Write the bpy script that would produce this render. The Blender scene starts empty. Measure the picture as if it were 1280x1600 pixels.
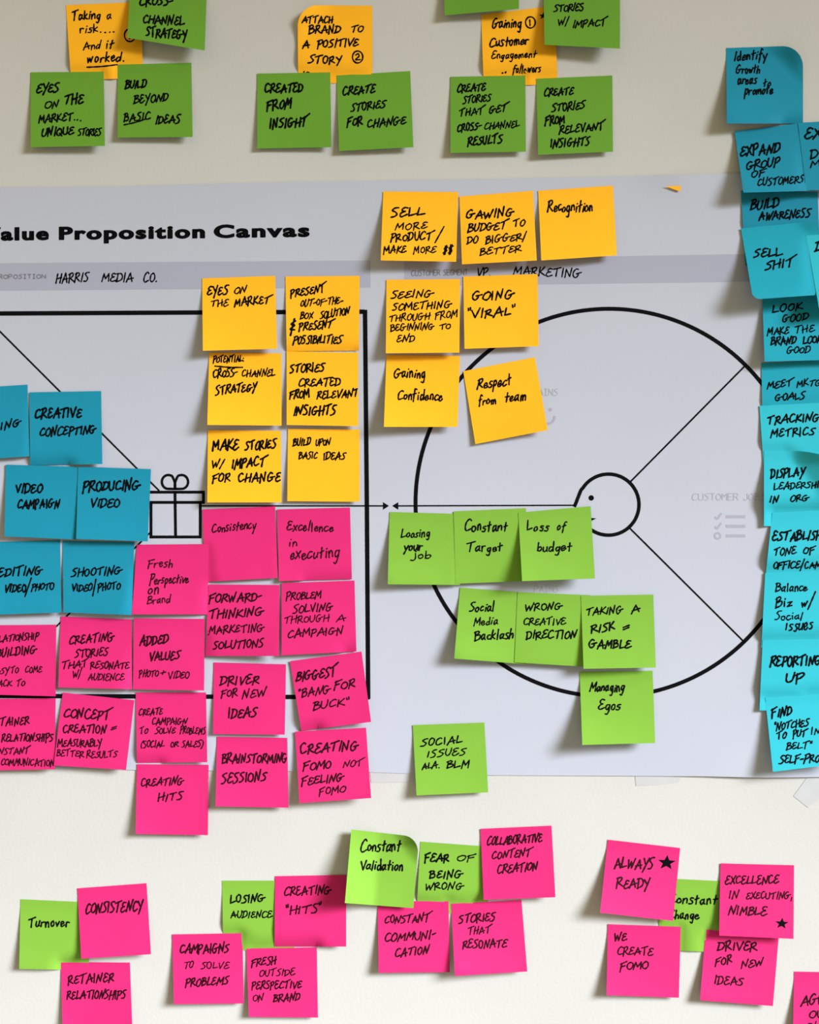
import bpy, bmesh, math, random
from mathutils import Vector

# ------------------------------------------------------------------ camera, light, exposure
C = bpy.context.scene
COL = C.collection
S = 0.000655            # metres on the wall per photo pixel
D = 1.15                # camera distance from the wall
ZC = 1.45               # height of the picture centre above the floor
cam_d = bpy.data.cameras.new('camera')
cam = bpy.data.objects.new('camera', cam_d); COL.objects.link(cam)
cam.location = (0, -D, ZC); cam.rotation_euler = (math.pi/2, 0, 0)
cam_d.sensor_fit = 'VERTICAL'; cam_d.sensor_height = 24
cam_d.lens = 12*D/(800*S)
cam_d.clip_start = 0.01
C.camera = cam

w = bpy.data.worlds.new('room_ambience'); C.world = w; w.use_nodes = True
w.node_tree.nodes['Background'].inputs[0].default_value = (1.0, 0.84, 0.42, 1)
w.node_tree.nodes['Background'].inputs[1].default_value = 0.43

def aim(o, target):
    o.rotation_euler = (Vector(target)-o.location).to_track_quat('-Z', 'Y').to_euler()
def spot(name, loc, target, power, col, radius, cone, blend):
    l = bpy.data.lights.new(name, 'SPOT'); o = bpy.data.objects.new(name, l); COL.objects.link(o)
    o.location = loc; l.energy = power; l.color = col; l.shadow_soft_size = radius
    l.spot_size = math.radians(cone); l.spot_blend = blend; aim(o, target); return o
def area(name, loc, target, power, col, sx, sy):
    l = bpy.data.lights.new(name, 'AREA'); o = bpy.data.objects.new(name, l); COL.objects.link(o)
    l.shape = 'RECTANGLE'; l.size = sx; l.size_y = sy; l.energy = power; l.color = col
    o.location = loc; aim(o, target); return o
# key: a soft wall washer up on the right, aimed at the lower part of the wall
spot('wall_spot', (3.48, -2.94, ZC+1.13), (-2.21, 0, ZC-2.53), 4950, (0.95, 1.0, 1.08), 1.2, 49.5, 1.0)

C.view_settings.view_transform = 'Standard'
C.view_settings.look = 'None'
C.view_settings.exposure = 0.0
C.view_settings.gamma = 1.0
C.view_settings.use_curve_mapping = False

# ------------------------------------------------------------------ materials
def mat(name, col, rough=0.8, spec=0.15, var=0.0, vscale=12, bump=0.0, bscale=900, alpha=1.0):
    m = bpy.data.materials.new(name); m.use_nodes = True
    nt = m.node_tree; b = nt.nodes['Principled BSDF']
    b.inputs['Roughness'].default_value = rough
    b.inputs['Specular IOR Level'].default_value = spec
    b.inputs['Alpha'].default_value = alpha
    b.inputs['Base Color'].default_value = (*col, 1)
    tc = nt.nodes.new('ShaderNodeTexCoord')
    if var:
        n = nt.nodes.new('ShaderNodeTexNoise'); n.inputs['Scale'].default_value = vscale
        n.inputs['Detail'].default_value = 4
        nt.links.new(tc.outputs['Object'], n.inputs['Vector'])
        r = nt.nodes.new('ShaderNodeMapRange')
        r.inputs['From Min'].default_value = 0.3; r.inputs['From Max'].default_value = 0.7
        r.inputs['To Min'].default_value = 1-var; r.inputs['To Max'].default_value = 1+var
        nt.links.new(n.outputs['Fac'], r.inputs['Value'])
        mx = nt.nodes.new('ShaderNodeVectorMath'); mx.operation = 'SCALE'
        mx.inputs[0].default_value = col
        nt.links.new(r.outputs[0], mx.inputs['Scale'])
        nt.links.new(mx.outputs[0], b.inputs['Base Color'])
    if bump:
        n2 = nt.nodes.new('ShaderNodeTexNoise'); n2.inputs['Scale'].default_value = bscale
        n2.inputs['Detail'].default_value = 3
        nt.links.new(tc.outputs['Object'], n2.inputs['Vector'])
        bp = nt.nodes.new('ShaderNodeBump'); bp.inputs['Strength'].default_value = bump
        bp.inputs['Distance'].default_value = 0.0004
        nt.links.new(n2.outputs['Fac'], bp.inputs['Height'])
        nt.links.new(bp.outputs[0], b.inputs['Normal'])
    return m

M = dict(
    wall=mat('wall_paint', (0.545, 0.535, 0.505), 0.75, 0.2, 0.03, 5, 0.35, 320),
    floor=mat('floor_carpet', (0.22, 0.21, 0.2), 0.95, 0.1, 0.1, 40, 0.5, 300),
    poster=mat('poster_paper', (0.465, 0.482, 0.56), 0.55, 0.25, 0.012, 6, 0.08, 500),
    band=mat('pale_violet_band', (0.36, 0.37, 0.46), 0.6, 0.2, 0.01, 6),
    black=mat('printed_black', (0.004, 0.004, 0.005), 0.7, 0.03),
    grey=mat('printed_grey', (0.40, 0.405, 0.46), 0.6, 0.2),
    greyd=mat('printed_mid_grey', (0.20, 0.20, 0.235), 0.6, 0.2),
    mauve=mat('printed_mauve', (0.37, 0.355, 0.45), 0.6, 0.2),
    ink=mat('marker_ink', (0.004, 0.004, 0.005), 0.7, 0.02),
    inkp=mat('marker_ink_on_pink', (0.028, 0.003, 0.006), 0.6, 0.08),
    Y=mat('yellow_paper', (0.98, 0.455, 0.017), 0.75, 0.1, 0.02, 30, 0.12, 700),
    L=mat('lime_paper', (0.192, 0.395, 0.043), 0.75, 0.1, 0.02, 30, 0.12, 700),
    G=mat('lime_paper_dim', (0.135, 0.32, 0.032), 0.75, 0.1, 0.02, 30, 0.12, 700),  # lime darkened: dim light of the upper rows put into the colour
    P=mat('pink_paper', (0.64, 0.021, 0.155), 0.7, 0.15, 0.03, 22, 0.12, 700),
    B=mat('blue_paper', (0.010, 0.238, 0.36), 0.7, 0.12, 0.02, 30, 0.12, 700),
    T=mat('blue_paper_half_lit', (0.012, 0.325, 0.44), 0.7, 0.12, 0.02, 30, 0.12, 700),  # the blue partly brightened: light on the right column painted in
    A=mat('blue_paper_lit', (0.03, 0.45, 0.55), 0.7, 0.12, 0.02, 30, 0.12, 700),  # the blue brightened: light on curled right-column notes put into the colour
    tape=mat('tape_residue', (0.50, 0.498, 0.505), 0.6, 0.2, 0.04, 40, alpha=1.0),
)

# ------------------------------------------------------------------ helpers
def P3(px, py, d=0.0):
    k = (D-d)/D*S
    return ((px-640)*k, -d, ZC+(800-py)*k)

def mesh_obj(name, verts, faces, material, parent=None, smooth=False):
    me = bpy.data.meshes.new(name); me.from_pydata(verts, [], faces); me.update()
    me.materials.append(material)
    if smooth:
        me.polygons.foreach_set('use_smooth', [True]*len(me.polygons))
    o = bpy.data.objects.new(name, me); COL.objects.link(o)
    if parent: o.parent = parent
    return o

def rim(V, F, nx, ny, n0):
    """cut edge of a sheet, with its own vertices so that the faces keep their shading"""
    loop = list(range(nx))+[nx+j*(nx+1) for j in range(ny)]+[ny*(nx+1)+i for i in range(nx, 0, -1)]+[j*(nx+1) for j in range(ny, 0, -1)]
    k = len(V); m = len(loop)
    V += [V[a] for a in loop]+[V[a+n0] for a in loop]
    for i in range(m):
        j = (i+1) % m; F.append((k+i, k+j, k+m+j, k+m+i))

def box(name, x0, x1, y0, y1, z0, z1, m):
    v = [(x, y, z) for x in (x0, x1) for y in (y0, y1) for z in (z0, z1)]
    f = [(0,1,3,2),(4,6,7,5),(0,4,5,1),(2,3,7,6),(0,2,6,4),(1,5,7,3)]
    return mesh_obj(name, v, f, m)

# ---- stroke alphabet: '~' smooth stroke, '|' separates strokes; y 0 baseline, 1 cap height
FONT = {
'A': (.78, "0,-.02 .42,1 .72,0|.08,.32 .82,.4"),
'B': (.6, ".02,-.03 .08,1|~-.05,.92 .35,1 .5,.78 .1,.53|~.1,.53 .58,.48 .55,.12 -.02,0"),
'C': (.65, "~.6,.86 .4,1 .1,.75 .02,.3 .22,.02 .68,.14"),
'D': (.68, ".05,0 .12,.97|~-.05,.93 .45,.92 .68,.55 .5,.15 -.02,0"),
'E': (.6, "~.58,.88 .3,.98 .1,.78 .22,.58 .42,.54|~.42,.54 .1,.45 .0,.2 .2,.0 .66,.14"),
'F': (.62, ".02,-.1 .1,.95|-.04,.86 .68,1.04|.07,.5 .5,.56"),
'G': (.85, "~.55,.88 .32,.98 .05,.65 .05,.2 .3,.0 .55,.2 .56,.42|.34,.42 .92,.5"),
'H': (.66, ".02,-.02 .08,1|.62,1.02 .58,-.02|.0,.44 .72,.55"),
'I': (.24, ".08,0 .14,1"),
'J': (.5, "~.5,1 .5,.3 .3,-.02 0,.15"),
'K': (.64, ".02,0 .08,1|.56,.98 .1,.46 .7,.04"),
'L': (.56, ".08,1 .02,.06 .62,.12"),
'M': (.86, ".0,-.05 .14,1 .4,.32 .74,1 .8,-.02"),
'N': (.7, ".0,-.05 .12,.98 .5,.05 .7,1.08"),
'O': (.62, "~.38,.92 .08,.76 .03,.25 .32,.0 .6,.28 .58,.74 .3,.95"),
'P': (.58, ".02,-.12 .1,1|~-.05,.92 .45,1.02 .58,.72 .3,.46 .08,.45"),
'Q': (.68, "~.38,.92 .08,.76 .03,.25 .32,.0 .6,.28 .58,.74 .3,.95|.35,.3 .72,-.12"),
'R': (.66, ".02,-.06 .08,1|~-.05,.9 .42,1.02 .52,.76 .3,.52 .08,.48|.1,.5 .7,.04"),
'S': (.58, "~.6,.96 .3,.97 .1,.78 .35,.52 .5,.28 .32,.03 -.02,.02"),
'T': (.74, "-.04,.88 .8,1.04|.38,.95 .32,-.02"),
'\u03c4': (.8, "-.04,.84 .45,.95 1.0,1.18|.36,.93 .3,-.02"),
'U': (.62, "~.02,1 .0,.35 .2,.0 .46,.1 .58,.5 .6,1"),
'V': (.64, "0,1 .3,0 .68,1.06"),
'W': (.92, "0,.95 .18,0 .44,.7 .6,0 .94,1.06"),
'X': (.6, ".0,.95 .6,0|.62,1.02 -.02,-.04"),
'Y': (.62, ".0,1 .3,.48|.68,1.05 .12,-.32"),
'Z': (.64, "0,.95 .6,1 .02,.03 .68,.06"),
'1': (.14, ".05,0 .1,1"), '2': (.5, "~.05,.75 .3,1 .45,.7 .05,.05|.05,.05 .55,.08"),
'0': (.5, "~.3,.95 .04,.7 .04,.25 .25,.0 .48,.28 .46,.74 .25,.95"),
'$': (.55, "~.55,.85 .28,.92 .08,.72 .45,.4 .3,.1 0,.1|.22,1.15 .16,-.2|.38,1.15 .32,-.2"),
'/': (.4, "-.05,-.25 .45,1.25"), '-': (.4, ".0,.45 .42,.52"), '=': (.5, ".0,.62 .5,.66|.0,.32 .5,.36"),
'+': (.4, ".0,.45 .42,.5|.22,.72 .2,.22"),
'.': (.3, ".12,.02 .18,.05"), ',': (.14, ".1,.1 .0,-.3"), ':': (.12, ".04,.1 .08,.14|.05,.62 .09,.66"),
'"': (.26, ".0,1.15 .04,.85|.18,1.17 .2,.87"),
'(': (.25, "~.25,1.1 .02,.7 .0,.2 .2,-.15"), ')': (.25, "~.05,1.1 .25,.7 .22,.2 .0,-.2"),
'&': (.3, "~.3,.95 .05,.8 .25,.6 .0,.35 .3,.2|.22,1.2 .05,-.15"),
'a': (.5, "~.4,.5 .18,.55 .02,.28 .14,.02 .38,.25|.42,.55 .4,.12 .52,.03"),
'b': (.46, ".05,1 .04,.02|~.04,.35 .28,.5 .44,.28 .26,.0 .04,.06"),
'c': (.42, "~.4,.48 .18,.52 .02,.25 .16,.0 .46,.1"),
'd': (.5, "~.4,.42 .16,.48 .02,.22 .16,.0 .4,.22|.44,1 .42,.02"),
'e': (.44, "~.04,.24 .36,.32 .26,.52 .04,.4 .06,.08 .24,.0 .48,.14"),
'f': (.42, "~.45,.92 .28,1.02 .18,.75 .12,-.22|.0,.5 .42,.56"),
'g': (.48, "~.4,.5 .16,.52 .04,.26 .2,.06 .4,.3|~.42,.52 .4,.0 .28,-.4 .04,-.32"),
'h': (.46, ".05,1 .03,.0|~.04,.3 .24,.52 .38,.4 .4,.02"),
'i': (.2, ".1,.5 .09,.02|.13,.76 .16,.79"),
'j': (.24, "~.2,.5 .2,-.1 .08,-.38 -.15,-.28|.22,.76 .25,.79"),
'k': (.46, ".05,1 .03,.0|.4,.55 .06,.28 .46,.0"),
'l': (.2, ".13,1 .07,.0"),
'm': (.74, "~.03,.5 .05,.02|~.05,.3 .2,.52 .32,.4 .34,.04|~.34,.3 .5,.52 .64,.4 .68,.02"),
'n': (.46, ".03,.52 .05,.02|~.05,.3 .22,.54 .38,.4 .42,.02"),
'o': (.44, "~.26,.5 .06,.4 .04,.12 .22,.0 .4,.18 .36,.42 .2,.5"),
'p': (.46, ".05,.52 .02,-.42|~.04,.4 .28,.54 .42,.3 .24,.04 .05,.1"),
'q': (.46, "~.4,.5 .16,.52 .04,.26 .2,.04 .4,.2|.42,.52 .4,-.4"),
'r': (.38, ".05,.5 .05,.02|~.05,.28 .18,.48 .42,.46"),
's': (.4, "~.4,.5 .18,.53 .1,.38 .34,.2 .24,.0 .0,.03"),
't': (.4, ".2,.92 .16,.02|.0,.52 .42,.58"),
'u': (.46, "~.03,.5 .04,.12 .2,.0 .38,.2|.4,.52 .4,.12 .48,.03"),
'v': (.42, "0,.5 .18,.02 .42,.54"),
'w': (.62, "0,.5 .14,.02 .3,.42 .42,.02 .62,.54"),
'x': (.44, ".0,.5 .42,.02|.42,.54 .0,-.02"),
'y': (.46, ".02,.52 .2,.08|.46,.55 .1,-.4"),
'z': (.44, "0,.5 .4,.52 .02,.03 .46,.05"),
}
PLAIN = dict(FONT)      # upright printed version for the poster's captions
PLAIN.update({
'E': (.55, ".55,1 0,1 0,0 .55,0|0,.52 .45,.52"), 'A': (.6, "0,0 .3,1 .6,0|.1,.33 .5,.33"),
'N': (.6, "0,0 0,1 .6,0 .6,1"), 'M': (.6, "0,0 0,1 .3,.5 .6,1 .6,0"), 'G': (.6, "~.58,.85 .3,1 .02,.6 .1,.1 .4,.0 .58,.2|.58,.2 .58,.45 .35,.45"),
'T': (.6, "0,1 .6,1|.3,1 .3,0"), 'R': (.6, "0,0 0,1 .4,1 .55,.85 .5,.6 .35,.5 0,.5|.3,.5 .6,0"),
'P': (.6, "0,0 0,1 .4,1 .57,.8 .4,.5 0,.5"), 'I': (.5, ".25,0 .25,1|.05,1 .45,1|.05,0 .45,0"),
'L': (.55, "0,1 0,0 .55,0"), 'V': (.6, "0,1 .3,0 .6,1"), 'U': (.6, "0,1 0,.2 .15,0 .45,0 .6,.2 .6,1"),
'J': (.5, ".5,1 .5,.2 .35,0 .1,0 0,.2"), 'D': (.6, "0,0 0,1 .35,1 .58,.75 .58,.25 .35,0 0,0"),
})

def spline(pts, step):
    """Catmull-Rom through pts."""
    if len(pts) < 3: return densify(pts, step)
    P = [pts[0]]+pts+[pts[-1]]
    out = []
    for i in range(1, len(P)-2):
        a, b, c, d = P[i-1], P[i], P[i+1], P[i+2]
        n = max(2, int(math.hypot(c[0]-b[0], c[1]-b[1])/step)+1)
        for k in range(n):
            t = k/n
            out.append(tuple(.5*((2*b[j])+(-a[j]+c[j])*t+(2*a[j]-5*b[j]+4*c[j]-d[j])*t*t+(-a[j]+3*b[j]-3*c[j]+d[j])*t**3) for j in (0, 1)))
    out.append(tuple(pts[-1])); return out
def densify(pts, step):
    out = []
    for a, b in zip(pts, pts[1:]):
        n = max(1, int(math.hypot(b[0]-a[0], b[1]-a[1])/step))
        for k in range(n):
            out.append((a[0]+(b[0]-a[0])*k/n, a[1]+(b[1]-a[1])*k/n))
    out.append(tuple(pts[-1])); return out

def word_paths(text, x0, b0, x1, b1, h, rnd, font=FONT, jit=1.0, slant=.12):
    if font is FONT and h > 10: h *= .88 if text.upper() == text else .95
    gap = .17
    if font is FONT and len(text) > 2 and text[-1] == 'T': text = text[:-1]+'\u03c4'
    adv = [font[c][0] if c != ' ' else .35 for c in text]
    total = sum(adv)+gap*(len(text)-1)
    kx = (x1-x0)/total
    paths = []; cx = 0
    for c, a in zip(text, adv):
        if c != ' ':
            t = (cx+a/2)/total
            by = b0+(b1-b0)*t
            sy = h*(1+rnd.uniform(-.1, .1)*jit); dy = rnd.uniform(-.06, .06)*h*jit
            rot = rnd.uniform(-.07, .07)*jit; sl = slant+rnd.uniform(-.05, .05)*jit
            slope = (b1-b0)/(x1-x0)
            sx = kx*(1+rnd.uniform(-.07, .07)*jit)
            for st in font[c][1].split('|'):
                sm = st.startswith('~')
                pts = [tuple(map(float, p.split(','))) for p in st.lstrip('~').split()]
                q = []
                for x, y in pts:
                    x += rnd.uniform(-.025, .025)*jit; y += rnd.uniform(-.03, .03)*jit
                    X = (x-a/2)*sx; Y = y*sy
                    X += sl*(Y-.5*h); X2 = X+rot*Y; Y2 = Y-rot*X+.1*jit*X
                    q.append((x0+(cx+a/2)*kx+X2, by+dy-Y2+slope*(x-a/2)*kx))
                paths.append(spline(q, 1.1) if sm else densify(q, 1.5))
        cx += a+gap
    return paths

def ribbon(paths, width, place, rnd=None, caps=True, V=None, F=None):
    """Flat strokes of ink laid on a surface; place(px,py) -> 3D point or None off the sheet."""
    V = [] if V is None else V; F = [] if F is None else F
    for p in paths:
        segs = []; cur = []
        for i, q in enumerate(p):
            if place(*q) is None:
                if len(cur) > 1: segs.append(cur)
                cur = []
            else: cur.append(q)
        if len(cur) > 1: segs.append(cur)
        ph = rnd.uniform(0, 6) if rnd else 0
        for s in segs:
            prev = None; n = len(s)
            for i, q in enumerate(s):
                a = s[max(0, i-1)]; b = s[min(n-1, i+1)]
                tx, ty = b[0]-a[0], b[1]-a[1]; l = math.hypot(tx, ty) or 1
                if l < 1e-6: continue
                nx, ny = -ty/l, tx/l
                wv = width*.5*(1+(.14*math.sin(ph+i*.8) if rnd else 0))
                A = place(q[0]+nx*wv, q[1]+ny*wv, True); B = place(q[0]-nx*wv, q[1]-ny*wv, True)
                V.append(A); V.append(B)
                k = len(V)-2
                if prev is not None: F.append((prev, prev+1, k+1, k))
                prev = k
            if caps:
                spots_ = [s[0], s[-1]]
                for i in range(1, n-1):      # round the corners
                    v1 = (s[i][0]-s[i-1][0], s[i][1]-s[i-1][1]); v2 = (s[i+1][0]-s[i][0], s[i+1][1]-s[i][1])
                    d = math.hypot(*v1)*math.hypot(*v2)
                    if d > 0 and (v1[0]*v2[0]+v1[1]*v2[1])/d < .75: spots_.append(s[i])
                for q in spots_:
                    k = len(V); r = width*.5
                    for j in range(8):
                        an = j*math.pi/4
                        V.append(place(q[0]+r*math.cos(an), q[1]+r*math.sin(an), True))
                    F.append(tuple(range(k, k+8)))
    return V, F

def fill_poly(pts, place, V, F):
    k = len(V)
    for q in pts: V.append(place(q[0], q[1], True))
    F.append(tuple(range(k, k+len(pts))))

# ------------------------------------------------------------------ the setting
wall = box('wall_back', -2.6, 2.6, 0, 0.12, 0, 5.2, M['wall']); wall['kind'] = 'structure'
fl = box('floor', -2.6, 2.6, -3.8, 0.12, -0.1, 0, M['floor']); fl['kind'] = 'structure'
bb = box('baseboard_back', -2.6, 2.6, -0.015, 0, 0, 0.1, M['wall']); bb['kind'] = 'structure'

# ------------------------------------------------------------------ the poster
def lerp(a, b, t): return a+(b-a)*t
def top_y(x):
    K = [(-300, 292), (0, 292), (200, 291), (210, 290), (450, 284), (900, 277), (1150, 271), (1500, 264)]
    for (a, ya), (b, yb) in zip(K, K[1:]):
        if x <= b: return lerp(ya, yb, (x-a)/(b-a))
    return K[-1][1]
def bot_y(x):
    K = [(-300, 1196), (200, 1203), (560, 1206), (700, 1211), (1100, 1213), (1190, 1215), (1290, 1214), (1500, 1212)]
    for (a, ya), (b, yb) in zip(K, K[1:]):
        if x <= b: return lerp(ya, yb, (x-a)/(b-a))
    return K[-1][1]
def poster_h(px, py):
    """height of the sheet off the wall, metres"""
    h = .0008+.00035*(math.sin(px*.011+.5)*math.sin(py*.009+1)+1)*.5
    e = max(0, (py-1120)/95)
    h += .0035*e*e*math.exp(-((px-1190)/110)**2)
    e2 = max(0, (330-py)/50)
    h += .0015*e2*e2*math.exp(-((px-1060)/45)**2)
    return h
NX, NY = 120, 60
V = []; F = []
for side in (0, 1):
    for j in range(NY+1):
        for i in range(NX+1):
            px = lerp(-260, 1420, i/NX); py = lerp(top_y(px), bot_y(px), j/NY)
            V.append(P3(px, py, poster_h(px, py)-(.00018 if side else 0)))
N0 = (NX+1)*(NY+1)
for j in range(NY):
    for i in range(NX):
        a = j*(NX+1)+i
        F.append((a, a+NX+1, a+NX+2, a+1)); F.append((N0+a, N0+a+1, N0+a+NX+2, N0+a+NX+1))
rim(V, F, NX, NY, N0)
poster = mesh_obj('poster', V, F, M['poster'], smooth=True)
poster['label'] = 'large white printed planning poster with a circle and square diagram, taped to the wall'
poster['category'] = 'poster'

def on_poster(off):
    def f(px, py, force=False): return P3(px, py, poster_h(px, py)+off)
    return f
PL = on_poster(.00012); PL2 = on_poster(.00020)
def pline(name, strokes, width, material, parent, caps=False, place=PL, smooth=False):
    V, F = [], []
    ribbon([densify(s, 6) if not smooth else s for s in strokes], width, place, caps=caps, V=V, F=F)
    return mesh_obj(name, V, F, material, parent)
# header bands
def band(x0, x1, y0, y0b, y1, y1b):
    V = []; F = []
    n = 60
    for i in range(n+1):
        t = i/n; x = lerp(x0, x1, t)
        for k in range(4):
            V.append(PL(x, lerp(lerp(y0, y0b, t), lerp(y1, y1b, t), k/3)))
    for i in range(n):
        for k in range(3):
            a = i*4+k; F.append((a, a+1, a+5, a+4))
    return mesh_obj('header_band', V, F, M['band'], poster)
band(-230, 579, 413, 407, 456, 449)
band(632, 1400, 406, 393, 447, 437)
# square and its diagonals
pline('square_outline', [[(-240, 491), (570, 487)], [(570.5, 484), (573.5, 800), (575.5, 1092)], [(578, 1089.5), (-240, 1086.5)]], 7.0, M['black'], poster)
pline('diagonal_line', [[(-30, 488), (0, 518), (249, 767)]], 2.7, M['black'], poster)
pline('diagonal_line', [[(236, 831), (-20, 1087)]], 2.7, M['black'], poster)
# gift box
gift = pline('gift_icon', [[(234, 769), (320, 769)], [(318, 769), (318, 786)], [(320, 785), (234, 785)], [(236, 785), (236, 841)],
      [(234, 839), (315, 839)], [(313, 840), (313, 785)], [(273.5, 768), (274.5, 841)]], 4.6, M['black'], poster)
loop = []
for sgn in (-1, 1):
    p = [(273.5, 764)]
    for k in range(0, 15):
        a = math.radians(90+k*20-0)
        if k > 11: break
        p.append((273.5+sgn*(10.5-10*math.cos(a)*1.0), 753+10.8*math.sin(a)))
    p += [(273.5+sgn*0, 755), (273.5, 764)]
    loop.append(spline(p, 1))
V, F = ribbon(loop, 4.0, PL, caps=True); mesh_obj('bow', V, F, M['black'], gift)
# arrows
def arrow(x0, x1, y0, y1, tip, dirn):
    V, F = ribbon([densify([(x0, y0), (x1, y1)], 6)], 2.3, PL, caps=False)
    fill_poly([(tip, y1), (tip-dirn*9.5, y1-6), (tip-dirn*9.5, y1+6)], PL, V, F)
    return mesh_obj('arrow', V, F, M['black'], poster)
arrow(315, 601, 790.5, 790.5, 608, 1)
arrow(900, 621, 789.5, 790.5, 613, -1)
# circle diagram
circ = [(952+302.5*math.cos(a*math.pi/120), 785.5+303*math.sin(a*math.pi/120)) for a in range(241)]
V, F = ribbon([circ], 6.3, PL, caps=False); mesh_obj('circle_outline', V, F, M['black'], poster)
pline('segment_line', [[(985, 753), (1167, 569)]], 2.7, M['black'], poster)
pline('segment_line', [[(984, 825), (1164, 1004)]], 2.7, M['black'], poster)
face = [(897.5, 792), (900.5, 785), (904, 776), (908, 766)]
face += [(951+47.7*math.cos(math.radians(a)), 788.5+47.7*math.sin(math.radians(a))) for a in range(212, 515, 4)]
V, F = ribbon([spline(face[:5], 1.5)+face[5:]], 5.6, PL, caps=False)
ring = [(924+4.3*math.cos(a*math.pi/8), 778+4.3*math.sin(a*math.pi/8)) for a in range(16)]
fc = mesh_obj('face_icon', V, F, M['black'], poster)
V, F = [], []; fill_poly(ring, PL, V, F); mesh_obj('eye', V, F, M['black'], fc)
V, F = [], []; fill_poly([(917, 808.5), (932, 810), (925, 813.5), (917, 815)], PL, V, F); mesh_obj('mouth', V, F, M['black'], fc)
# pale icons
V, F = [], []
for y in (807.5, 822.5):
    ribbon([densify([(1117, y+.5), (1121, y+3.5), (1127.5, y-5.5)], 2)], 3.2, PL, caps=False, V=V, F=F)
for y in (807.3, 822.3, 837.3): ribbon([densify([(1134.5, y), (1164.8, y)], 4)], 4.6, PL, caps=False, V=V, F=F)
ribbon([[(1121.5+4.5*math.cos(a*math.pi/12), 837.3+4.5*math.sin(a*math.pi/12)) for a in range(25)]], 3.0, PL, caps=False, V=V, F=F)
mesh_obj('checklist_icon', V, F, M['mauve'], poster)
V, F = [], []
ribbon([spline([(850, 661), (858, 662), (865, 657), (867, 650)], 1)], 3.6, PL, caps=False, V=V, F=F)
fill_poly([(860+3*math.cos(a*math.pi/5), 640+3*math.sin(a*math.pi/5)) for a in range(10)], PL, V, F)
mesh_obj('smile_icon', V, F, M['mauve'], poster)
# captions
rp = random.Random(3)
def caption(text, x0, b0, x1, b1, h, width, m, base=PL2):
    V, F = ribbon(word_paths(text, x0, b0, x1, b1, h, rp, PLAIN, 0, 0), width, base, caps=False)
    o = mesh_obj('caption', V, F, m, poster); return o
caption('CUSTOMER SEGMENT:', 643, 431, 733, 429.5, 8.5, 1.8, M['greyd'])
caption('VALUE PROPOSITION:', -52, 436, 74, 435, 6.5, 1.8, M['greyd'])
caption('CUSTOMER JOBS', 1082, 781.5, 1196, 781.5, 10.5, 1.3, M['grey'])
caption('GAINS', 834, 618, 872, 618, 10.5, 1.4, M['grey'])
caption('PAINS', 835, 925.5, 873, 925.5, 10, 1.4, M['grey'])
# bold title
def title_word(text, x0, x1, b0, b1, cap, parent):
    """bold extended lettering: the outline font, widened, with its outline thickened"""
    cu = bpy.data.curves.new('t', 'FONT'); cu.body = text; cu.size = 1.0; cu.offset = 0.02
    cu.resolution_u = 5; cu.space_character = 1.16
    to = bpy.data.objects.new('t', cu); COL.objects.link(to)
    bpy.context.view_layer.update()
    dg = bpy.context.evaluated_depsgraph_get()
    me = bpy.data.meshes.new_from_object(to.evaluated_get(dg))
    vs = [v.co.copy() for v in me.vertices]; fs = [tuple(p.vertices) for p in me.polygons]
    bpy.data.objects.remove(to); bpy.data.curves.remove(cu)
    cnt = {}
    for f in fs:
        for i in range(len(f)):
            e = tuple(sorted((f[i], f[(i+1) % len(f)]))); cnt[e] = cnt.get(e, 0)+1
    pad = 1.35; padv = .75           # vertical strokes gain more than horizontal ones
    xa = min(v.x for v in vs); xb = max(v.x for v in vs)
    k = (x1-x0-2*pad)/(xb-xa); ref = 0.729+.04
    Q = []
    for v in vs:
        px = x0+pad+(v.x-xa)*k
        Q.append((px, lerp(b0, b1, (px-x0)/(x1-x0))-padv-(v.y+.015)*(cap-2*padv)/ref))
    V = [PL2(*q) for q in Q]; F = list(fs)
    for (i, j), c in cnt.items():
        if c != 1: continue
        # sweep an ellipse along the edge
        n = 10; el = [(pad*math.cos(2*math.pi*t/n), padv*math.sin(2*math.pi*t/n)) for t in range(n)]
        (ax, ay), (bx, by) = Q[i], Q[j]
        for q in ((ax, ay), (bx, by)):
            kk = len(V); V += [PL2(q[0]+e[0], q[1]+e[1]) for e in el]; F.append(tuple(range(kk, kk+n)))
        dx, dy = bx-ax, by-ay
        m = max(range(n), key=lambda t: el[t][0]*(-dy)+el[t][1]*dx)
        e = el[m]; kk = len(V)
        V += [PL2(ax+e[0], ay+e[1]), PL2(bx+e[0], by+e[1]), PL2(bx-e[0], by-e[1]), PL2(ax-e[0], ay-e[1])]
        F.append((kk, kk+1, kk+2, kk+3))
    return mesh_obj('title_word', V, F, M['black'], parent)
title_word('Value', -27, 76.5, 376.5, 375, 22.3, poster)
title_word('Proposition', 92, 320.5, 375, 372.2, 22.3, poster)
title_word('Canvas', 334, 484, 372, 370, 22.3, poster)
# handwriting on the poster
rh = random.Random(11)
def poster_hand(words, width):
    paths = []
    for a in words: paths += word_paths(*a, rh, FONT, .8)
    V, F = ribbon(paths, width, PL2, rnd=rh)
    return mesh_obj('handwriting', V, F, M['ink'], poster)
for wd in (('HARRIS', 88, 442, 138, 440, 16), ('MEDIA', 160, 440, 208, 440, 14.5), ('CO.', 225, 440.5, 247, 440, 16)): poster_hand([wd], 2.3)
for wd in (('VP.', 746, 433, 768, 431, 15), ('MARKETING', 803, 429.5, 908, 433, 14.5)): poster_hand([wd], 2.2)

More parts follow.
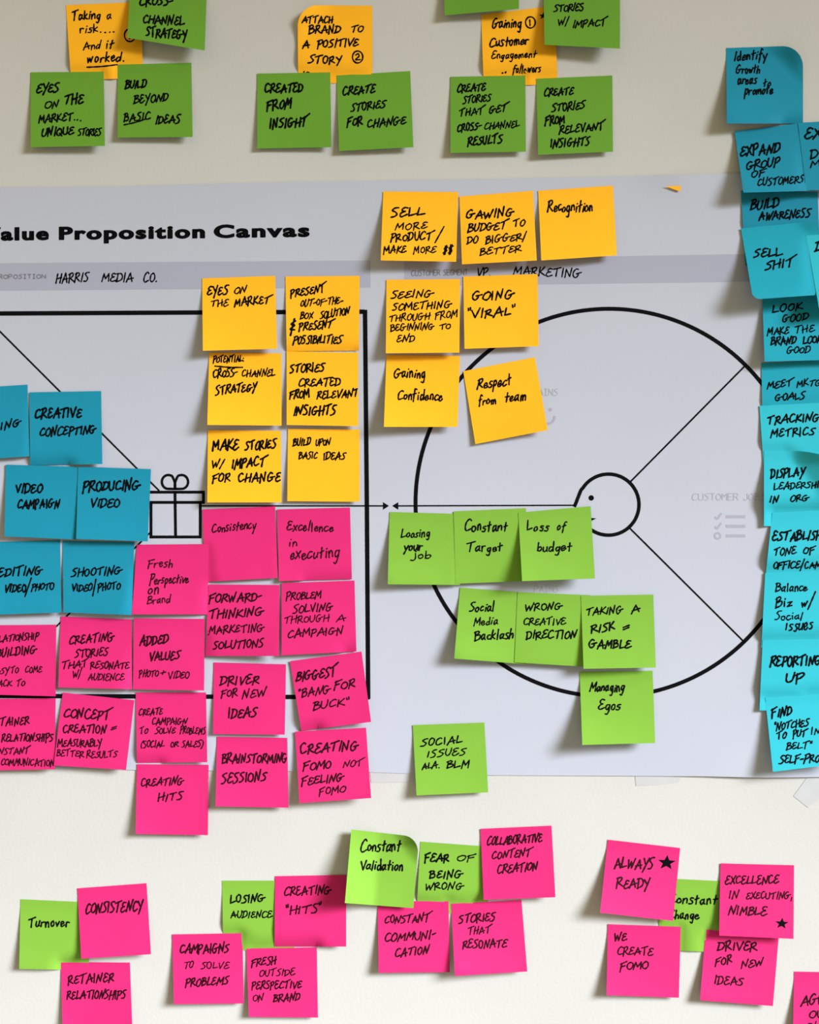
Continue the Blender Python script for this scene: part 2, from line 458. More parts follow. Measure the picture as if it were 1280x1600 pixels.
# ------------------------------------------------------------------ sticky notes
# key, colour, corners TL TR BR BL (photo pixels), curl mm at bottom left / bottom right, options, label, words
NOTES = []
def note(col, corners, curl, label, words, pen=2.55, **opt):
    NOTES.append(dict(col=col, c=corners, curl=curl, label=label, words=words, pen=pen, opt=opt))
def W(s):
    out = []
    for ln in s.strip().split('\n'):
        p = ln.split()
        if not p: continue
        out.append((p[0], *map(float, p[1:])))
    return out
DATA = r'''
#Y 103,8 220,3 224,122 111,125 3,4 |orange-yellow note, "Taking a risk.... And it worked", tucked under two green notes
Taking 113 32 157 29 16
a 167 31 174 30 13
risk.... 125 51 181 50 14
And 131 77 157 76 13
it 166 76 177 75 15
worked. 137 98 196 95 16
_ 136 105 183 101
@ 203 55 9 1
#G 204,-38 324,-40 320,79 199,59 9,8 |green note reading "Cross-channel strategy", cut by the photo's top edge
CROSS- 219 9 270 7 15
CHANNEL 224 35 288 39 14
STRATEGY 229 56 292 62 15
#G 48,113 162,112 164,228 48,230 4,5 |green note "Eyes on the market... unique stories", first of the upper row
EYES 58 145 92 143 15
ON 71 169 92 167 12
THE 101 163 130 161 15
MARKET... 61 191 128 188 13
UNIQUE 66 212 115 210 14
STORIES 123 212 158 211 12
#G 184,101 299,98 301,214 184,215 3,4 |green note reading "Build beyond basic ideas" with basic underlined
BUILD 196 139 229 137 14
BEYOND 210 162 263 157 13
BASIC 194 190 235 187 13
_ 194 195 228 186
IDEAS 244 193 281 192 14
#Y 465,8 582,9 582,130 466,130 3,3 |orange-yellow note "Attach brand to a positive story" with curled top left corner
ATTACH 473 36 520 35 12
BRAND 484 52 532 52 13
TO 549 51 568 50 11
A 473 75 483 75 13
POSITIVE 497 74 560 71 13
STORY 483 99 534 99 13
@ 559 89 8.5 2
10 473 120 484 120 8
#G 402,115 516,113 518,230 402,232 2,3 |green note reading "Created from insight"
CREATED 415 144 474 144 15
FROM 418 171 456 169 16
INSIGHT 422 200 481 197 17
#G 526,118 641,111 646,230 530,236 3,4 |green note reading "Create stories for change"
CREATE 537 149 586 144 14
STORIES 549 174 602 168 13
FOR 543 197 567 195 14
CHANGE 575 199 634 193 13
#Y 752,23 866,9 872,131 756,136 3,3 |orange-yellow note "Gaining customer engagement", half covered by green notes
Gaining 770 44 815 43 16
@ 829 35 8 1
* 849 25 6
Customer 766 73 826 69 16
Engagement 769 92 838 89 12
.. 785 114 793 113 16
followers 802 114 846 112 13
#G 692,-92 812,-98 811,14 695,24 4,6 |blank bottom strip of a green note at the photo's top edge
#G 849,-50 969,-50 969,76 851,70 7,9 |green note reading "stories w/ impact", cut by the photo's top edge
STORIES 867 17 912 17 12
W/ 873 40 889 38 10
IMPACT 896 43 948 39 12
#G 704,120 821,118 822,237 704,239 3,3 |green note "Create stories that get cross-channel results"
CREATE 715 145 759 141 13
STORIES 724 161 767 158 12
THAT 718 181 757 177 12
GET 765 177 793 173 13
CROSS- 715 206 752 202 13
CHANNEL 758 202 812 198 11
RESULTS 732 227 785 222 14
#G 838,123 957,118 958,237 841,242 4,3 |green note "Create stories from relevant insights"
CREATE 851 151 896 147 13
STORIES 863 175 914 169 13
FROM 853 195 883 193 14
RELEVANT 875 209 944 202 13
INSIGHTS 861 230 922 227 14
#B 1135,75 1255,71 1255,193 1136,193 9,3 tr=.27 |dark teal blue note "Identify growth areas to promote", topmost of the right column
Identify 1148 94 1199 92 15
Growth 1151 115 1188 114 14
areas 1154 132 1183 131 15
to 1194 136 1205 134 13
promote 1165 148 1208 146 15
#B 1158,298 1278,300 1282,415 1165,415 2,2 |blue note "Build awareness", under the "Expand group" note
BUILD 1174 328 1218 323 15
AWARENESS 1187 344 1266 339 14
#T 1190,567 1310,562 1312,677 1192,683 2,3 |aqua note reading "Meet mktg goals"
MEET 1200 607 1239 603 12
MKTG 1246 604 1284 602 11
GOALS 1212 626 1258 623 12
#T 1191,452 1308,448 1312,562 1195,565 7,5 |aqua note "Look good, make the brand look good"
LOOK 1208 488 1254 483 13
GOOD 1223 504 1263 499 12
MAKE 1200 523 1233 521 12
THE 1242 520 1273 518 11
BRAND 1206 539 1244 537 13
LOOK 1256 537 1284 536 13
GOOD 1230 552 1266 551 11
#T 1158,357 1277,345 1290,460 1177,468 15,12 tr=.16 bl=.1 |aqua note of two crude words starting "Sell", curling far off the wall
SELL 1179 402 1222 400 14
SHIT 1197 422 1242 415 14
#A 1260,368 1385,360 1395,472 1280,482 14,14 |aqua note at right edge showing the letter D, beside the "Sell" note
D 1275 392 1288 391 15
#B 1148,205 1262,191 1274,298 1162,301 11,7 |teal blue note reading "Expand group of customers"
EXPAND 1158 243 1219 238 16
GROUP 1167 265 1218 259 14
OF 1175 277 1196 274 12
CUSTOMERS 1185 290 1256 285 12
#B 1247,192 1365,185 1375,297 1260,297 5,6 |blue note at right edge starting "EX", overlapping the "Expand group" note
EXP 1258 217 1298 215 17
DI 1267 247 1286 246 14
M 1268 261 1282 260 12
#A 1187,634 1307,628 1312,745 1195,750 4,4 |aqua note reading "Tracking metrics"
TRACKING 1200 663 1282 657 14
METRICS 1205 683 1273 679 13
#A 1194,704 1312,706 1312,822 1194,822 9,8 tr=.6 |aqua note "Display leadership in org" with a swooping curled top right corner
DISPLAY 1205 747 1257 743 14
LEADERSHIP 1210 765 1288 761 11
IN 1204 785 1217 785 12
ORG 1236 784 1264 782 11
#A 1207,801 1325,795 1315,912 1195,915 6,6 |aqua note reading "Establish tone of office"
ESTABLISH 1208 845 1284 843 15
TONE 1210 868 1244 866 12
OF 1256 865 1274 864 12
OFFICE/ 1209 888 1256 888 12
CAMP 1258 888 1290 887 11
#A 1196,895 1315,890 1312,1010 1190,1012 4,5 |aqua note "Balance biz w/ social issues" in mixed-case handwriting
Balance 1213 924 1262 923 14
Biz 1213 950 1238 947 15
w/ 1253 948 1271 946 17
Social 1212 969 1254 968 13
issues 1229 985 1271 983 20
#A 1192,1000 1310,998 1306,1112 1187,1110 3,5 |aqua note reading "Reporting up"
REPORTING 1205 1041 1284 1038 16
UP 1228 1067 1257 1065 16
#A 1196,1090 1312,1082 1325,1192 1208,1206 9,10 |aqua note "Find notches to put in belt", bottom of the right column
FIND 1207 1121 1238 1117 15
"NOTCHES 1210 1141 1264 1134 12
TO 1215 1155 1229 1153 12
PUT 1240 1152 1260 1150 12
IN 1268 1148 1282 1146 11
BELT" 1230 1171 1268 1169 11
SELF-PROM 1219 1193 1292 1190 13
#Y 316,435 430,431 433,545 317,548 7,5 |yellow note "Eyes on the market", top left of the six-note yellow block
EYES 325 461 356 459 14
ON 367 459 385 457 10
THE 330 479 357 478 11
MARKET 367 478 422 474 13
#Y 446,432 562,431 561,548 448,549 3,3 |yellow note "Present out-of-the-box solution and present possibilities"
PRESENT 455 464 508 456 13
OUT-OF-THE- 470 479 536 474 10
BOX 470 498 489 497 11
SOLUTION 501 498 546 491 12
& 454 521 461 519 19
PRESENT 468 517 520 512 13
POSSIBILITIES 459 537 534 536 13
#Y 327,551 440,552 440,665 324,664 8,3 |yellow note "Potential: cross-channel strategy" with an underlined heading
POTENTIAL: 334 566 381 565 9
_ 336 572 379 574
CROSS- 334 590 371 587 13
CHANNEL 379 588 430 587 11
STRATEGY 338 616 401 611 14
#Y 448,549 560,551 560,666 448,664 3,3 |yellow note "Stories created from relevant insights"
STORIES 454 582 507 580 14
CREATED 468 603 532 602 13
FROM 453 622 484 620 14
RELEVANT 496 623 561 619 13
INSIGHTS 460 649 525 647 15
#Y 325,672 439,673 440,785 324,785 5,3 |yellow note "Make stories w/ impact for change"
MAKE 333 704 373 701 17
STORIES 384 703 431 700 15
W/ 331 731 350 729 12
IMPACT 363 732 415 727 15
FOR 333 754 360 752 14
CHANGE 373 752 439 752 15
#Y 450,670 562,671 562,784 449,783 2,2 |yellow note reading "Build upon basic ideas"
BUILD 459 697 486 695 12
UPON 494 696 516 695 9
BASIC 468 717 496 716 11
IDEAS 506 718 540 717 12
#Y 599,299 716,300 713,409 595,407 9,7 |yellow note "Sell more product / make more $$"
SELL 612 339 663 335 14
MORE 618 359 668 357 11
PRODUCT 611 378 676 374 13
| 680 379 694 354
MAKE 600 396 635 394 12
MORE 647 396 681 394 10
$$ 693 396 708 395 12
#Y 718,307 833,298 839,407 722,413 6,7 |yellow note "Gaining budget to do bigger/better"
GAWING 729 342 803 338 14
BUDGET 732 362 792 357 13
TO 803 354 820 352 12
DO 731 381 747 379 12
BIGGER/ 760 380 822 374 12
BETTER 751 398 815 393 11
#Y 841,298 958,290 964,399 846,407 8,5 |yellow note reading only "Recognition"
Recognition 857 330 927 330 17
#Y 604,437 719,436 718,551 603,552 6,5 |yellow note "Seeing something through from beginning to end"
SEEING 612 466 676 463 12
SOMETHING 614 485 705 481 12
THROUGH 609 502 672 499 10
FROM 681 498 715 496 10
BEGINNING 611 517 678 514 11
TO 688 514 704 513 8
END 621 534 648 533 11
#Y 724,432 840,428 842,541 726,545 5,4 |yellow note reading "Going viral" in capitals
GOING 738 469 804 466 14
"VIRAL" 731 497 805 492 14
#Y 604,555 719,556 715,667 600,667 9,5 |yellow note reading "Gaining confidence"
Gaining 617 589 665 590 16
Confidence 622 624 692 625 16
#Y 724,580 836,558 856,672 743,694 2,5 |tilted yellow note reading "Respect from team"
Respect 747 608 799 601 17
from 749 633 776 630 15
team 790 628 823 625 16
#B -72,608 43,601 46,713 -70,721 3,3 |blue note at left edge ending "-ing", beside "Creative concepting"
ING 1 672 33 664 13
#B 46,613 158,611 160,725 47,727 3,3 |blue note reading "Creative concepting"
CREATIVE 56 653 127 652 16
CONCEPTING 63 681 150 677 14
#B -20,847 94,844 96,957 -18,961 4,4 |blue note reading "Editing video/photo"
EDITING -2 902 66 896 14
VIDEO 8 925 41 924 14
| 39 932 49 903
PHOTO 50 923 84 920 12
#B 98,845 210,847 206,961 99,957 3,7 |blue note reading "Shooting video/photo"
SHOOTING 113 901 190 897 13
VIDEO 113 924 144 923 12
| 145 931 150 905
PHOTO 154 923 188 920 12
#B 9,726 121,729 119,843 7,838 4,3 |blue note reading "Video campaign"
VIDEO 25 770 66 769 15
CAMPAIGN 28 794 93 793 14
#B 122,729 236,733 231,846 119,842 5,3 |blue note reading "Producing video"
PRODUCING 131 767 218 765 17
VIDEO 142 792 187 792 14
#P 316,796 430,791 434,903 321,909 2,2 |pink note reading "Consistency" in mixed case, left of "Excellence in executing"
Consistency 332 832 400 826 15
#P 433,796 547,793 550,905 436,908 2,2 |pink note reading "Excellence in executing" in mixed case
Excellence 449 829 521 830 16
in 452 855 465 854 14
executing 454 874 531 871 20
#P 214,851 326,850 325,960 206,960 5,2 |pink note reading "Fresh perspective on brand", beside the blue notes
Fresh 232 886 270 886 14
Perspective 235 912 295 911 15
on 232 929 249 928 18
Brand 231 943 266 941 12
#P 326,913 437,914 436,1025 321,1025 2,7 |pink note reading "Forward-thinking marketing solutions"
FORWARD- 328 942 409 938 15
THINKING 328 966 411 962 15
MARKETING 327 990 412 986 13
SOLUTIONS 334 1014 412 1011 14
#P 440,911 554,907 557,1018 440,1024 3,3 |pink note reading "Problem solving through a campaign"
PROBLEM 448 937 502 934 12
SOLVING 459 958 520 953 13
THROUGH 445 974 514 970 10
A 527 971 539 970 10
CAMPAIGN 451 996 536 990 13
#P -25,977 88,976 87,1088 -27,1085 3,3 |pink note at left edge "relationship building, easy to come back to"
RELATIONSHIP -14 1004 60 999 12
BUILDING -5 1027 57 1021 14
EASY -12 1053 14 1052 9
TO 17 1052 29 1051 9
COME 40 1051 65 1050 9
BACK -9 1073 18 1072 9
TO 26 1072 39 1071 9
#P 95,963 206,968 206,1077 91,1074 4,6 |pink note "Creating stories that resonate w/ audience"
CREATING 109 1006 178 1001 14
STORIES 118 1027 169 1024 13
THAT 97 1045 138 1041 12
RESONATE 142 1044 202 1045 12
W/ 114 1059 127 1057 10
AUDIENCE 138 1062 194 1063 10
#P 209,966 320,967 319,1079 208,1077 2,3 |pink note reading "Added values photo + video"
ADDED 219 1008 263 1005 16
VALUES 234 1032 281 1030 15
PHOTO 218 1058 248 1057 11
+ 251 1057 258 1056 11
VIDEO 264 1060 296 1059 10
#P -27,1092 87,1091 86,1202 -25,1204 3,4 |pink note at left edge "retainer relationships, constant communication"
RETAINER -16 1136 46 1131 13
RELATIONSHIPS 3 1158 83 1158 13
CONSTANT -16 1180 46 1177 11
COMMUNICATION 2 1195 85 1197 11
#P 98,1082 210,1094 197,1203 84,1196 4,5 |pink note "Concept creation = measurably better results", tilted
CONCEPT 101 1120 173 1124 15
CREATION 99 1145 166 1145 14
= 174 1144 182 1143 12
MEASURABLY 91 1166 159 1167 12
BETTER 89 1181 131 1183 11
RESULTS 136 1184 183 1183 11
#P 212,1082 322,1082 324,1191 214,1192 2,3 |pink note "Create campaign to solve problems (social or sales)"
CREATE 218 1118 254 1116 11
CAMPAIGN 238 1132 292 1132 11
TO 219 1147 231 1146 9
SOLVE 243 1147 274 1145 9
PROBLEMS 282 1146 321 1147 10
(SOCIAL 221 1168 257 1167 10
OR 267 1167 279 1167 8
SALES) 285 1167 317 1167 10
#P 214,1194 326,1195 325,1305 212,1303 4,3 |pink note reading "Creating hits", hanging below the poster, left of "Brainstorming sessions"
CREATING 221 1229 287 1225 13
HITS 248 1252 285 1250 14
#P 334,1035 447,1038 445,1148 333,1147 2,3 |pink note "Driver for new ideas" on the poster, above "Brainstorming sessions"
DRIVER 345 1070 405 1068 15
FOR 346 1090 371 1088 13
NEW 379 1091 416 1088 13
IDEAS 357 1122 401 1120 16
#P 453,1033 565,1018 580,1128 471,1142 3,4 |tilted pink note reading "Biggest bang for buck"
BIGGEST 464 1065 526 1056 17
"BANG 467 1089 516 1083 13
FOR 523 1078 555 1074 14
BUCK" 490 1109 545 1101 13
#P 339,1151 449,1153 451,1262 337,1260 5,4 |pink note reading "Brainstorming sessions"
BRAINSTORMING 348 1192 450 1191 15
SESSIONS 347 1225 416 1219 16
#P 461,1143 572,1137 580,1247 468,1255 5,6 |pink note reading "Creating FOMO not feeling FOMO"
CREATING 470 1178 560 1171 16
FOMO 475 1203 518 1200 14
NOT 537 1199 568 1196 11
FEELING 472 1227 537 1220 14
FOMO 499 1243 540 1237 12
#L 609,800 719,803 719,914 606,913 8,3 |lime green note reading "Loosing your job"
Loosing 628 840 672 839 14
your 632 860 660 860 16
job 646 872 674 872 13
#L 709,799 822,794 820,908 712,912 3,3 |lime green note reading "Constant target"
Constant 727 830 793 829 17
Target 730 862 785 861 15
#L 810,801 923,791 930,904 816,908 12,9 |bright lime note reading "Loss of budget", overlapping "Constant target"
Loss 824 829 858 829 15
of 871 829 884 828 14
budget 840 861 893 861 15
#L 719,918 825,926 823,1038 710,1029 9,3 |lime green note reading "Social media backlash"
Social 735 955 773 955 15
Media 741 977 778 976 13
Backlash 743 1000 803 998 16
#L 809,925 922,930 918,1042 804,1035 4,4 |lime green note reading "Wrong creative direction"
WRONG 822 954 878 952 12
CREATIVE 819 976 884 976 11
DIRECTION 823 998 901 997 13
#L 908,931 1021,929 1025,1043 912,1045 8,5 |lime green note reading "Taking a risk = gamble"
TAKING 917 961 973 958 12
A 987 958 1000 957 13
RISK 925 988 961 985 14
= 975 986 984 985 14
GAMBLE 921 1013 986 1012 14
#L 906,1050 1020,1048 1024,1161 910,1164 12,8 |lime green note "Managing egos", over the bottom of the printed circle
Managing 923 1080 976 1080 15
Egos 936 1109 970 1108 15
#L 645,1133 757,1129 763,1238 651,1243 5,3 |lime green note listing "Social issues", alone on the poster's lower edge
SOCIAL 659 1166 722 1161 12
ISSUES 668 1183 728 1179 11
ALA. 660 1202 688 1200 11
BLM 699 1200 734 1199 12
#L 32,1405 140,1410 139,1516 30,1514 4,3 |lime green note reading "Turnover"
Turnover 45 1448 108 1449 16
#P 121,1388 229,1380 236,1491 127,1498 6,5 |pink note "Consistency" in capitals, over the green "Turnover" note
CONSISTENCY 134 1427 223 1423 17
#P 95,1503 203,1504 207,1612 98,1614 3,4 |pink note reading "Retainer relationships", bottom left
RETAINER 107 1538 178 1533 14
RELATIONSHIPS 105 1561 196 1560 14
#L 347,1376 458,1376 460,1484 349,1485 3,3 |lime green note reading "Losing audience"
LOSING 361 1411 413 1408 13
AUDIENCE 361 1433 425 1434 11
#P 430,1369 541,1367 541,1479 429,1479 5,4 |pink note reading "Creating hits" with quote marks, over "Losing audience"
CREATING 445 1399 517 1396 14
"HITS" 447 1429 503 1425 14
#P 269,1460 379,1458 381,1568 272,1569 5,3 |pink note reading "Campaigns to solve problems"
CAMPAIGNS 282 1490 358 1488 15
TO 288 1513 302 1513 10
SOLVE 315 1514 358 1513 11
PROBLEMS 291 1541 357 1538 14
#P 385,1482 495,1480 497,1590 389,1589 3,3 |pink note reading "Fresh outside perspective on brand"
FRESH 394 1510 431 1506 13
OUTSIDE 406 1526 461 1523 11
PERSPECTIVE 394 1546 471 1544 13
ON 396 1564 412 1563 10
BRAND 428 1565 469 1563 13
#L 657,1315 766,1323 762,1430 651,1425 3,4 |lime green note reading "Fear of being wrong"
FEAR 664 1347 702 1346 14
OF 715 1346 743 1345 10
BEING 672 1372 723 1372 13
WRONG 665 1390 724 1389 11
#P 590,1408 701,1408 703,1519 592,1520 5,3 |pink note reading "Constant communication"
CONSTANT 602 1442 672 1440 13
COMMUNI- 602 1471 681 1466 14
CATION 618 1495 670 1490 14
#P 705,1412 815,1406 824,1518 711,1525 9,4 |pink note reading "Stories that resonate"
STORIES 718 1442 774 1438 14
THAT 732 1460 767 1457 12
RESONATE 724 1481 792 1481 14
#P 751,1295 862,1290 868,1402 756,1406 4,5 |pink note reading "Collaborative content creation"
COLLABORATIVE 762 1321 847 1315 14
CONTENT 770 1342 830 1338 13
CREATION 778 1365 840 1359 14
#L 549,1296 655,1308 646,1419 539,1411 4,4 tr=.22 fold=.42 |pale lime creased note "Constant validation" with a vertical fold
Constant 565 1331 626 1329 19
Validation 564 1358 630 1361 16
#L 1033,1372 1148,1378 1145,1489 1028,1484 2,2 |lime green note "Constant change", mostly hidden by four pink notes
Constant 1046 1411 1121 1413 16
Change 1046 1435 1092 1436 15
#P 950,1444 1064,1448 1061,1559 948,1555 5,3 |pink note reading "We create FOMO"
WE 960 1471 980 1470 14
CREATE 966 1492 1020 1492 13
FOMO 970 1516 1013 1514 14
#P 1103,1452 1217,1464 1208,1572 1094,1563 5,4 |pink note "Driver for new ideas", bottom right, under the starred "Nimble" note
DRIVER 1122 1485 1183 1485 15
FOR 1119 1508 1144 1505 14
NEW 1160 1512 1193 1509 13
IDEAS 1117 1537 1161 1540 14
#P 950,1312 1063,1325 1052,1439 938,1426 9,5 |pink note reading "Always ready" with a black star
ALWAYS 961 1356 1021 1358 17
* 1042 1348 12
READY 965 1387 1015 1387 16
#P 1126,1349 1241,1352 1240,1467 1124,1462 5,6 |pink note "Excellence in executing, nimble" with a small black star
EXCELLENCE 1134 1381 1217 1380 14
IN 1140 1404 1154 1403 12
EXECUTING, 1167 1404 1238 1404 12
NIMBLE 1140 1429 1198 1430 14
* 1222 1443 9
#P 1241,1518 1350,1520 1348,1630 1239,1628 5,5 |pink note cut by the photo's bottom right corner
AGU 1253 1571 1288 1568 17
OU 1266 1591 1288 1590 14
OU 1258 1609 1286 1608 12
'''
cur = None
for ln in DATA.strip().split('\n'):
    ln = ln.strip()
    if ln.startswith('#'):
        head, label = ln.split('|', 1)
        p = head[1:].split()
        cs = [tuple(map(float, q.split(','))) for q in p[1:5]]
        opt = dict(q.split('=') for q in p[6:])
        cur = dict(col=p[0], c=cs, curl=tuple(map(float, p[5].split(','))), label=label,
                   opt={k: float(v) for k, v in opt.items()}, words=[])
        if 'attach' in label.lower(): cur['opt']['tl'] = .27
        NOTES.append(cur)
    else:
        p = ln.split(); cur['words'].append((p[0], [float(x) if i < 9 else x for i, x in enumerate(p[1:])]))

def bil(c, u, v):
    (x0, y0), (x1, y1), (x2, y2), (x3, y3) = c
    return ((1-v)*((1-u)*x0+u*x1)+v*((1-u)*x3+u*x2), (1-v)*((1-u)*y0+u*y1)+v*((1-u)*y3+u*y2))
def inv(c, px, py):
    u = v = .5
    for _ in range(5):
        x, y = bil(c, u, v)
        dux = (1-v)*(c[1][0]-c[0][0])+v*(c[2][0]-c[3][0]); duy = (1-v)*(c[1][1]-c[0][1])+v*(c[2][1]-c[3][1])
        dvx = (1-u)*(c[3][0]-c[0][0])+u*(c[2][0]-c[1][0]); dvy = (1-u)*(c[3][1]-c[0][1])+u*(c[2][1]-c[1][1])
        det = dux*dvy-duy*dvx
        ex, ey = px-x, py-y
        u += (ex*dvy-ey*dvx)/det; v += (dux*ey-duy*ex)/det
    return u, v
def bbox(c): return min(p[0] for p in c), min(p[1] for p in c), max(p[0] for p in c), max(p[1] for p in c)
G = 20
# stacking levels
for i, n in enumerate(NOTES):
    n['bb'] = bbox(n['c']); n['lvl'] = 0
    for m in NOTES[:i]:
        a, b = n['bb'], m['bb']
        if a[0] < b[2]+2 and b[0] < a[2]+2 and a[1] < b[3]+2 and b[1] < a[3]+2: n['lvl'] = max(n['lvl'], m['lvl']+1)
def warp(n, u, v):
    """round off curled corners"""
    for key, su, sv in (('tr', 1, 0), ('tl', 0, 0), ('bl', 0, 1), ('br', 1, 1)):
        r = n['opt'].get(key)
        if not r: continue
        ru, rv = (r, r) if r < .4 else (r, .22)
        a = (u-(1-ru))/ru if su else (ru-u)/ru
        b = (v-(1-rv))/rv if sv else (rv-v)/rv
        if a > 0 and b > 0:
            f, g = a*math.sqrt(1-b*b/2), b*math.sqrt(1-a*a/2)
            u = (1-ru)+ru*f if su else ru-ru*f
            v = (1-rv)+rv*g if sv else rv-rv*g
    return u, v
def profile(n, u, v, rp):
    bl, br = n['curl']
    L = lerp(bl, br, u)*1.75
    t = max(0, (v-.12)/.88)
    h = L*(.45*t+.55*t*t)*1.0
    # papers bow a little sideways and lift at their free edges
    h += rp[0]*t*(1-4*(u-.5)**2) + rp[1]*t*max(0, .3-u)**2*11 + rp[2]*t*max(0, u-.7)**2*11
    for key, su, sv in (('tr', 1, 0), ('tl', 0, 0)):
        r = n['opt'].get(key)
        if r:
            q = (u if su else 1-u)+(1-v)-(2-r*1.9)
            if r >= .4: q = ((u-.3)/.7)*1.0-(v/.55)*.55
            if q > 0: h += (24 if r < .4 else 20)*(math.sqrt(q*q+.004)-.063)
    if 'bl' in n['opt']:
        q = (1-u)+v-1.75
        if q > 0: h += 30*q*q
    f = n['opt'].get('fold')
    if f and u < f: h += (f-u)*52*(.35+.65*v)
    return h
def hgt(n, u, v):
    g = n['h']; u = min(max(u, 0), 1)*G; v = min(max(v, 0), 1)*G
    i = min(int(u), G-1); j = min(int(v), G-1); a, b = u-i, v-j
    return (1-b)*((1-a)*g[j][i]+a*g[j][i+1])+b*((1-a)*g[j+1][i]+a*g[j+1][i+1])
# heights from the topmost note down, so that a note lies under whatever is stuck over it
for idx in range(len(NOTES)-1, -1, -1):
    n = NOTES[idx]; rnd = random.Random(1000+idx)
    onp = n['bb'][3] > 262 and n['bb'][1] < 1216
    base = (1.75 if onp else .35)+.4*n['lvl']
    rp_ = (rnd.uniform(-.6, 1.2), rnd.uniform(0, 1.2), rnd.uniform(0, 1.2))
    over = [m for m in NOTES[idx+1:] if n['bb'][0] < m['bb'][2]+8 and m['bb'][0] < n['bb'][2]+8 and n['bb'][1] < m['bb'][3]+8 and m['bb'][1] < n['bb'][3]+8]
    g = [[0]*(G+1) for _ in range(G+1)]; cap = [[99]*(G+1) for _ in range(G+1)]
    for j in range(G+1):
        for i in range(G+1):
            u, v = i/G, j/G
            uu, vv = warp(n, u, v)
            g[j][i] = base+max(0, profile(n, u, v, rp_))
            px, py = bil(n['c'], uu, vv)
            for m in over:
                a, b = inv(m['c'], px, py)
                if -.025 < a < 1.025 and -.025 < b < 1.025:
                    cap[j][i] = min(cap[j][i], hgt(m, a, b)-.32)
    for it in range(12):
        g = [[min(g[j][i], max(cap[j][i], base)) for i in range(G+1)] for j in range(G+1)]
        if all(c > 90 for r in cap for c in r): break
        s = [r[:] for r in g]
        for j in range(G+1):
            for i in range(G+1):
                nb = [g[jj][ii] for jj in (j-1, j, j+1) for ii in (i-1, i, i+1) if 0 <= jj <= G and 0 <= ii <= G]
                s[j][i] = min(g[j][i], sum(nb)/len(nb)+.15)
        g = s
    if 1:
        g = [[min(g[j][i], max(cap[j][i], base)) for i in range(G+1)] for j in range(G+1)]
    n['h'] = g

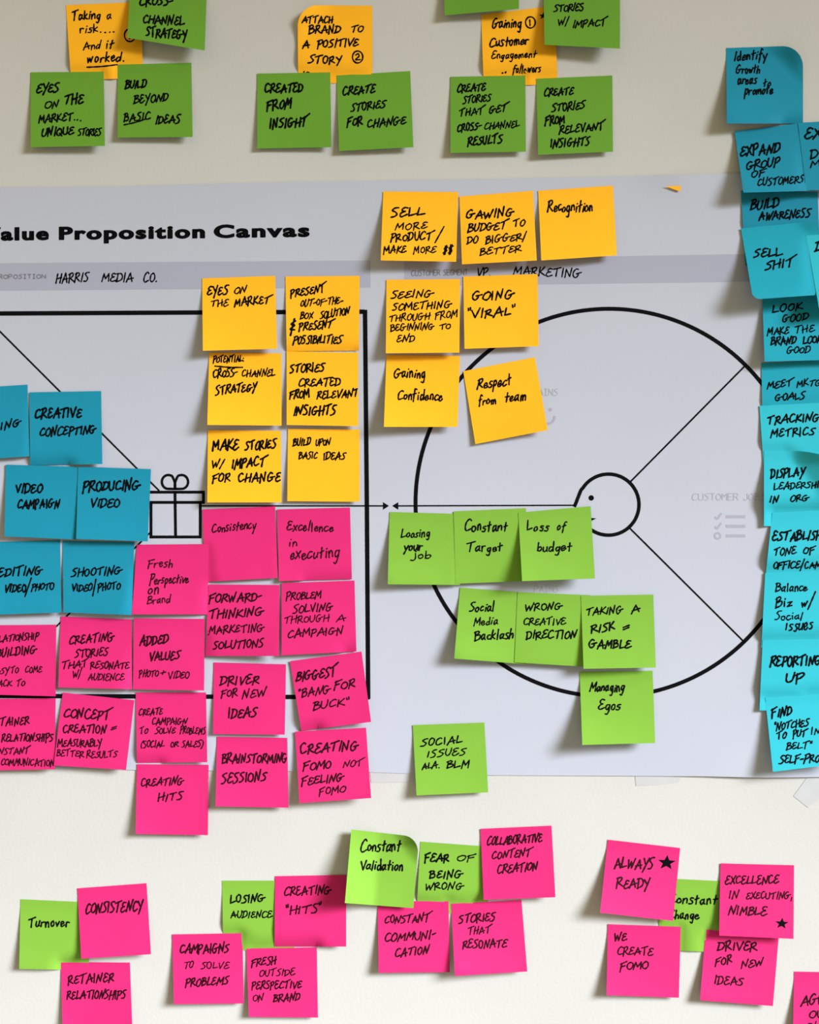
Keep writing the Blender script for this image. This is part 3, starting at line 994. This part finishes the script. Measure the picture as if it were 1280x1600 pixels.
KIND = dict(Y=('yellow sticky notes', 'Y'), P=('pink sticky notes', 'P'), L=('lime green sticky notes', 'L'), G=('green sticky notes in the upper rows', 'G'),
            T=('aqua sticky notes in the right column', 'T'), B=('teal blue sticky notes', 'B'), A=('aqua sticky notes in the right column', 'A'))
for idx, n in enumerate(NOTES):
    V = []; F = []; N0 = (G+1)**2
    for side in (0, 1):
        for j in range(G+1):
            for i in range(G+1):
                uu, vv = warp(n, i/G, j/G)
                px, py = bil(n['c'], uu, vv)
                V.append(Vector(P3(px, py, (n['h'][j][i]-.12*side)*.001)))
    for j in range(G):
        for i in range(G):
            a = j*(G+1)+i
            F.append((a, a+G+1, a+G+2, a+1)); F.append((N0+a, N0+a+1, N0+a+G+2, N0+a+G+1))
    rim(V, F, G, G, N0)
    org = Vector(P3(*bil(n['c'], .5, .05), 0.0))
    V = [tuple(p-org) for p in V]
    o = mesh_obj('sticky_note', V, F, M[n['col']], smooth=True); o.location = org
    o['label'] = n['label']; o['category'] = 'sticky note'; o['group'] = KIND[n['col']][0]
    # ink
    rnd = random.Random(7000+idx)
    c = n['c']; crn = bool(n['opt'].get('tr') or n['opt'].get('tl'))
    def place(px, py, force=False, n=n, c=c, org=org, crn=crn):
        u, v = inv(c, px, py)
        if crn:                      # find the sheet point that the rounded corner moved here
            a, b = u, v
            for _ in range(6):
                wu, wv = warp(n, a, b); a += u-wu; b += v-wv
            if not (-.03 < a < 1.03 and -.03 < b < 1.03) and not force: return None
            return tuple(Vector(P3(px, py, (hgt(n, a, b)+.2)*.001))-org)
        if not force and not (.012 < u < .988 and .012 < v < .988): return None
        return tuple(Vector(P3(px, py, (hgt(n, u, v)+.14)*.001))-org)
    pink = n['col'] == 'P'; pen = 2.45 if pink else 2.8
    paths = []; V = []; F = []; stars = []
    for wd, a in n['words']:
        if wd in ('_', '|'):
            paths.append(spline([(a[0], a[1]), (lerp(a[0], a[2], .5), lerp(a[1], a[3], .5)+(.8 if wd == '_' else 0)), (a[2], a[3])], 1.5))
        elif wd == '@':
            x, y, r = a[:3]
            paths.append([(x+r*math.cos(k*math.pi/12-1.9)*(.95), y+r*math.sin(k*math.pi/12-1.9)*(1.1)) for k in range(26)])
            if a[3] == 1: paths.append(densify([(x-1, y-r*.5), (x-.5, y+r*.6)], 1.5))
            else: paths.append(spline([(x-3, y-3), (x+1, y-5), (x+2, y-1), (x-3, y+4), (x+4, y+4)], 1))
        elif wd == '*': stars.append(a)
        else:
            h = a[4]
            low = wd.upper() != wd
            wp = word_paths(wd, a[0], a[1], a[2], a[3], h, rnd, FONT, 1.25)
            ribbon(wp, pen*min(1.08 if not low else .9, max(.74, h/(14.5 if not low else 17.5))), place, rnd=rnd, V=V, F=F)
    if paths: ribbon(paths, pen*.85, place, rnd=rnd, V=V, F=F)
    if V:
        ink = mesh_obj('handwriting', V, F, M['inkp' if pink else 'ink'], o)
    for x, y, r in stars:
        V, F = [], []
        pts = [(x+(r if k % 2 == 0 else r*.42)*math.sin(k*math.pi/5+.08)*(1.22), y-(r if k % 2 == 0 else r*.42)*math.cos(k*math.pi/5+.08)) for k in range(10)]
        for k in range(0, 10, 2):
            fill_poly([pts[k-1], pts[k], pts[k+1]], place, V, F)
        fill_poly([pts[k] for k in range(1, 10, 2)], place, V, F)
        mesh_obj('star_mark', V, F, M['ink'], o)

# ------------------------------------------------------------------ small things
def sliver(name, pts, d, thick, m, label, cat):
    V = [P3(x, y, d) for x, y in pts]+[P3(x, y, d-thick) for x, y in pts]; k = len(pts)
    F = [tuple(range(k)), tuple(range(2*k-1, k-1, -1))]+[(i, (i+1) % k, k+(i+1) % k, k+i) for i in range(k)]
    o = mesh_obj(name, V, F, m); o['label'] = label; o['category'] = cat; return o
sliver('paper_scrap', [(1040, 291), (1064, 290.5), (1063.5, 299), (1052, 295.5)], .0036, .0002, M['Y'],
       'tiny yellow torn paper triangle showing through the poster near its top edge', 'paper scrap')
sliver('tape_strip', [(992, 1207), (1066, 1208), (1061, 1222), (1030, 1226), (994, 1228)], .0003, .0001, M['tape'],
       'clear tape strip below the poster, under the "Managing egos" note', 'tape')
sliver('tape_strip', [(1262, 1214), (1290, 1214), (1290, 1240), (1263, 1262), (1240, 1244)], .0003, .0001, M['tape'],
       'clear tape strip slanting below the poster at the right edge', 'tape')
sliver('tape_strip', [(578, 1206), (650, 1207), (650, 1222), (580, 1223)], .0003, .0001, M['tape'],
       'clear tape strip below the poster, left of the lone lime note', 'tape')
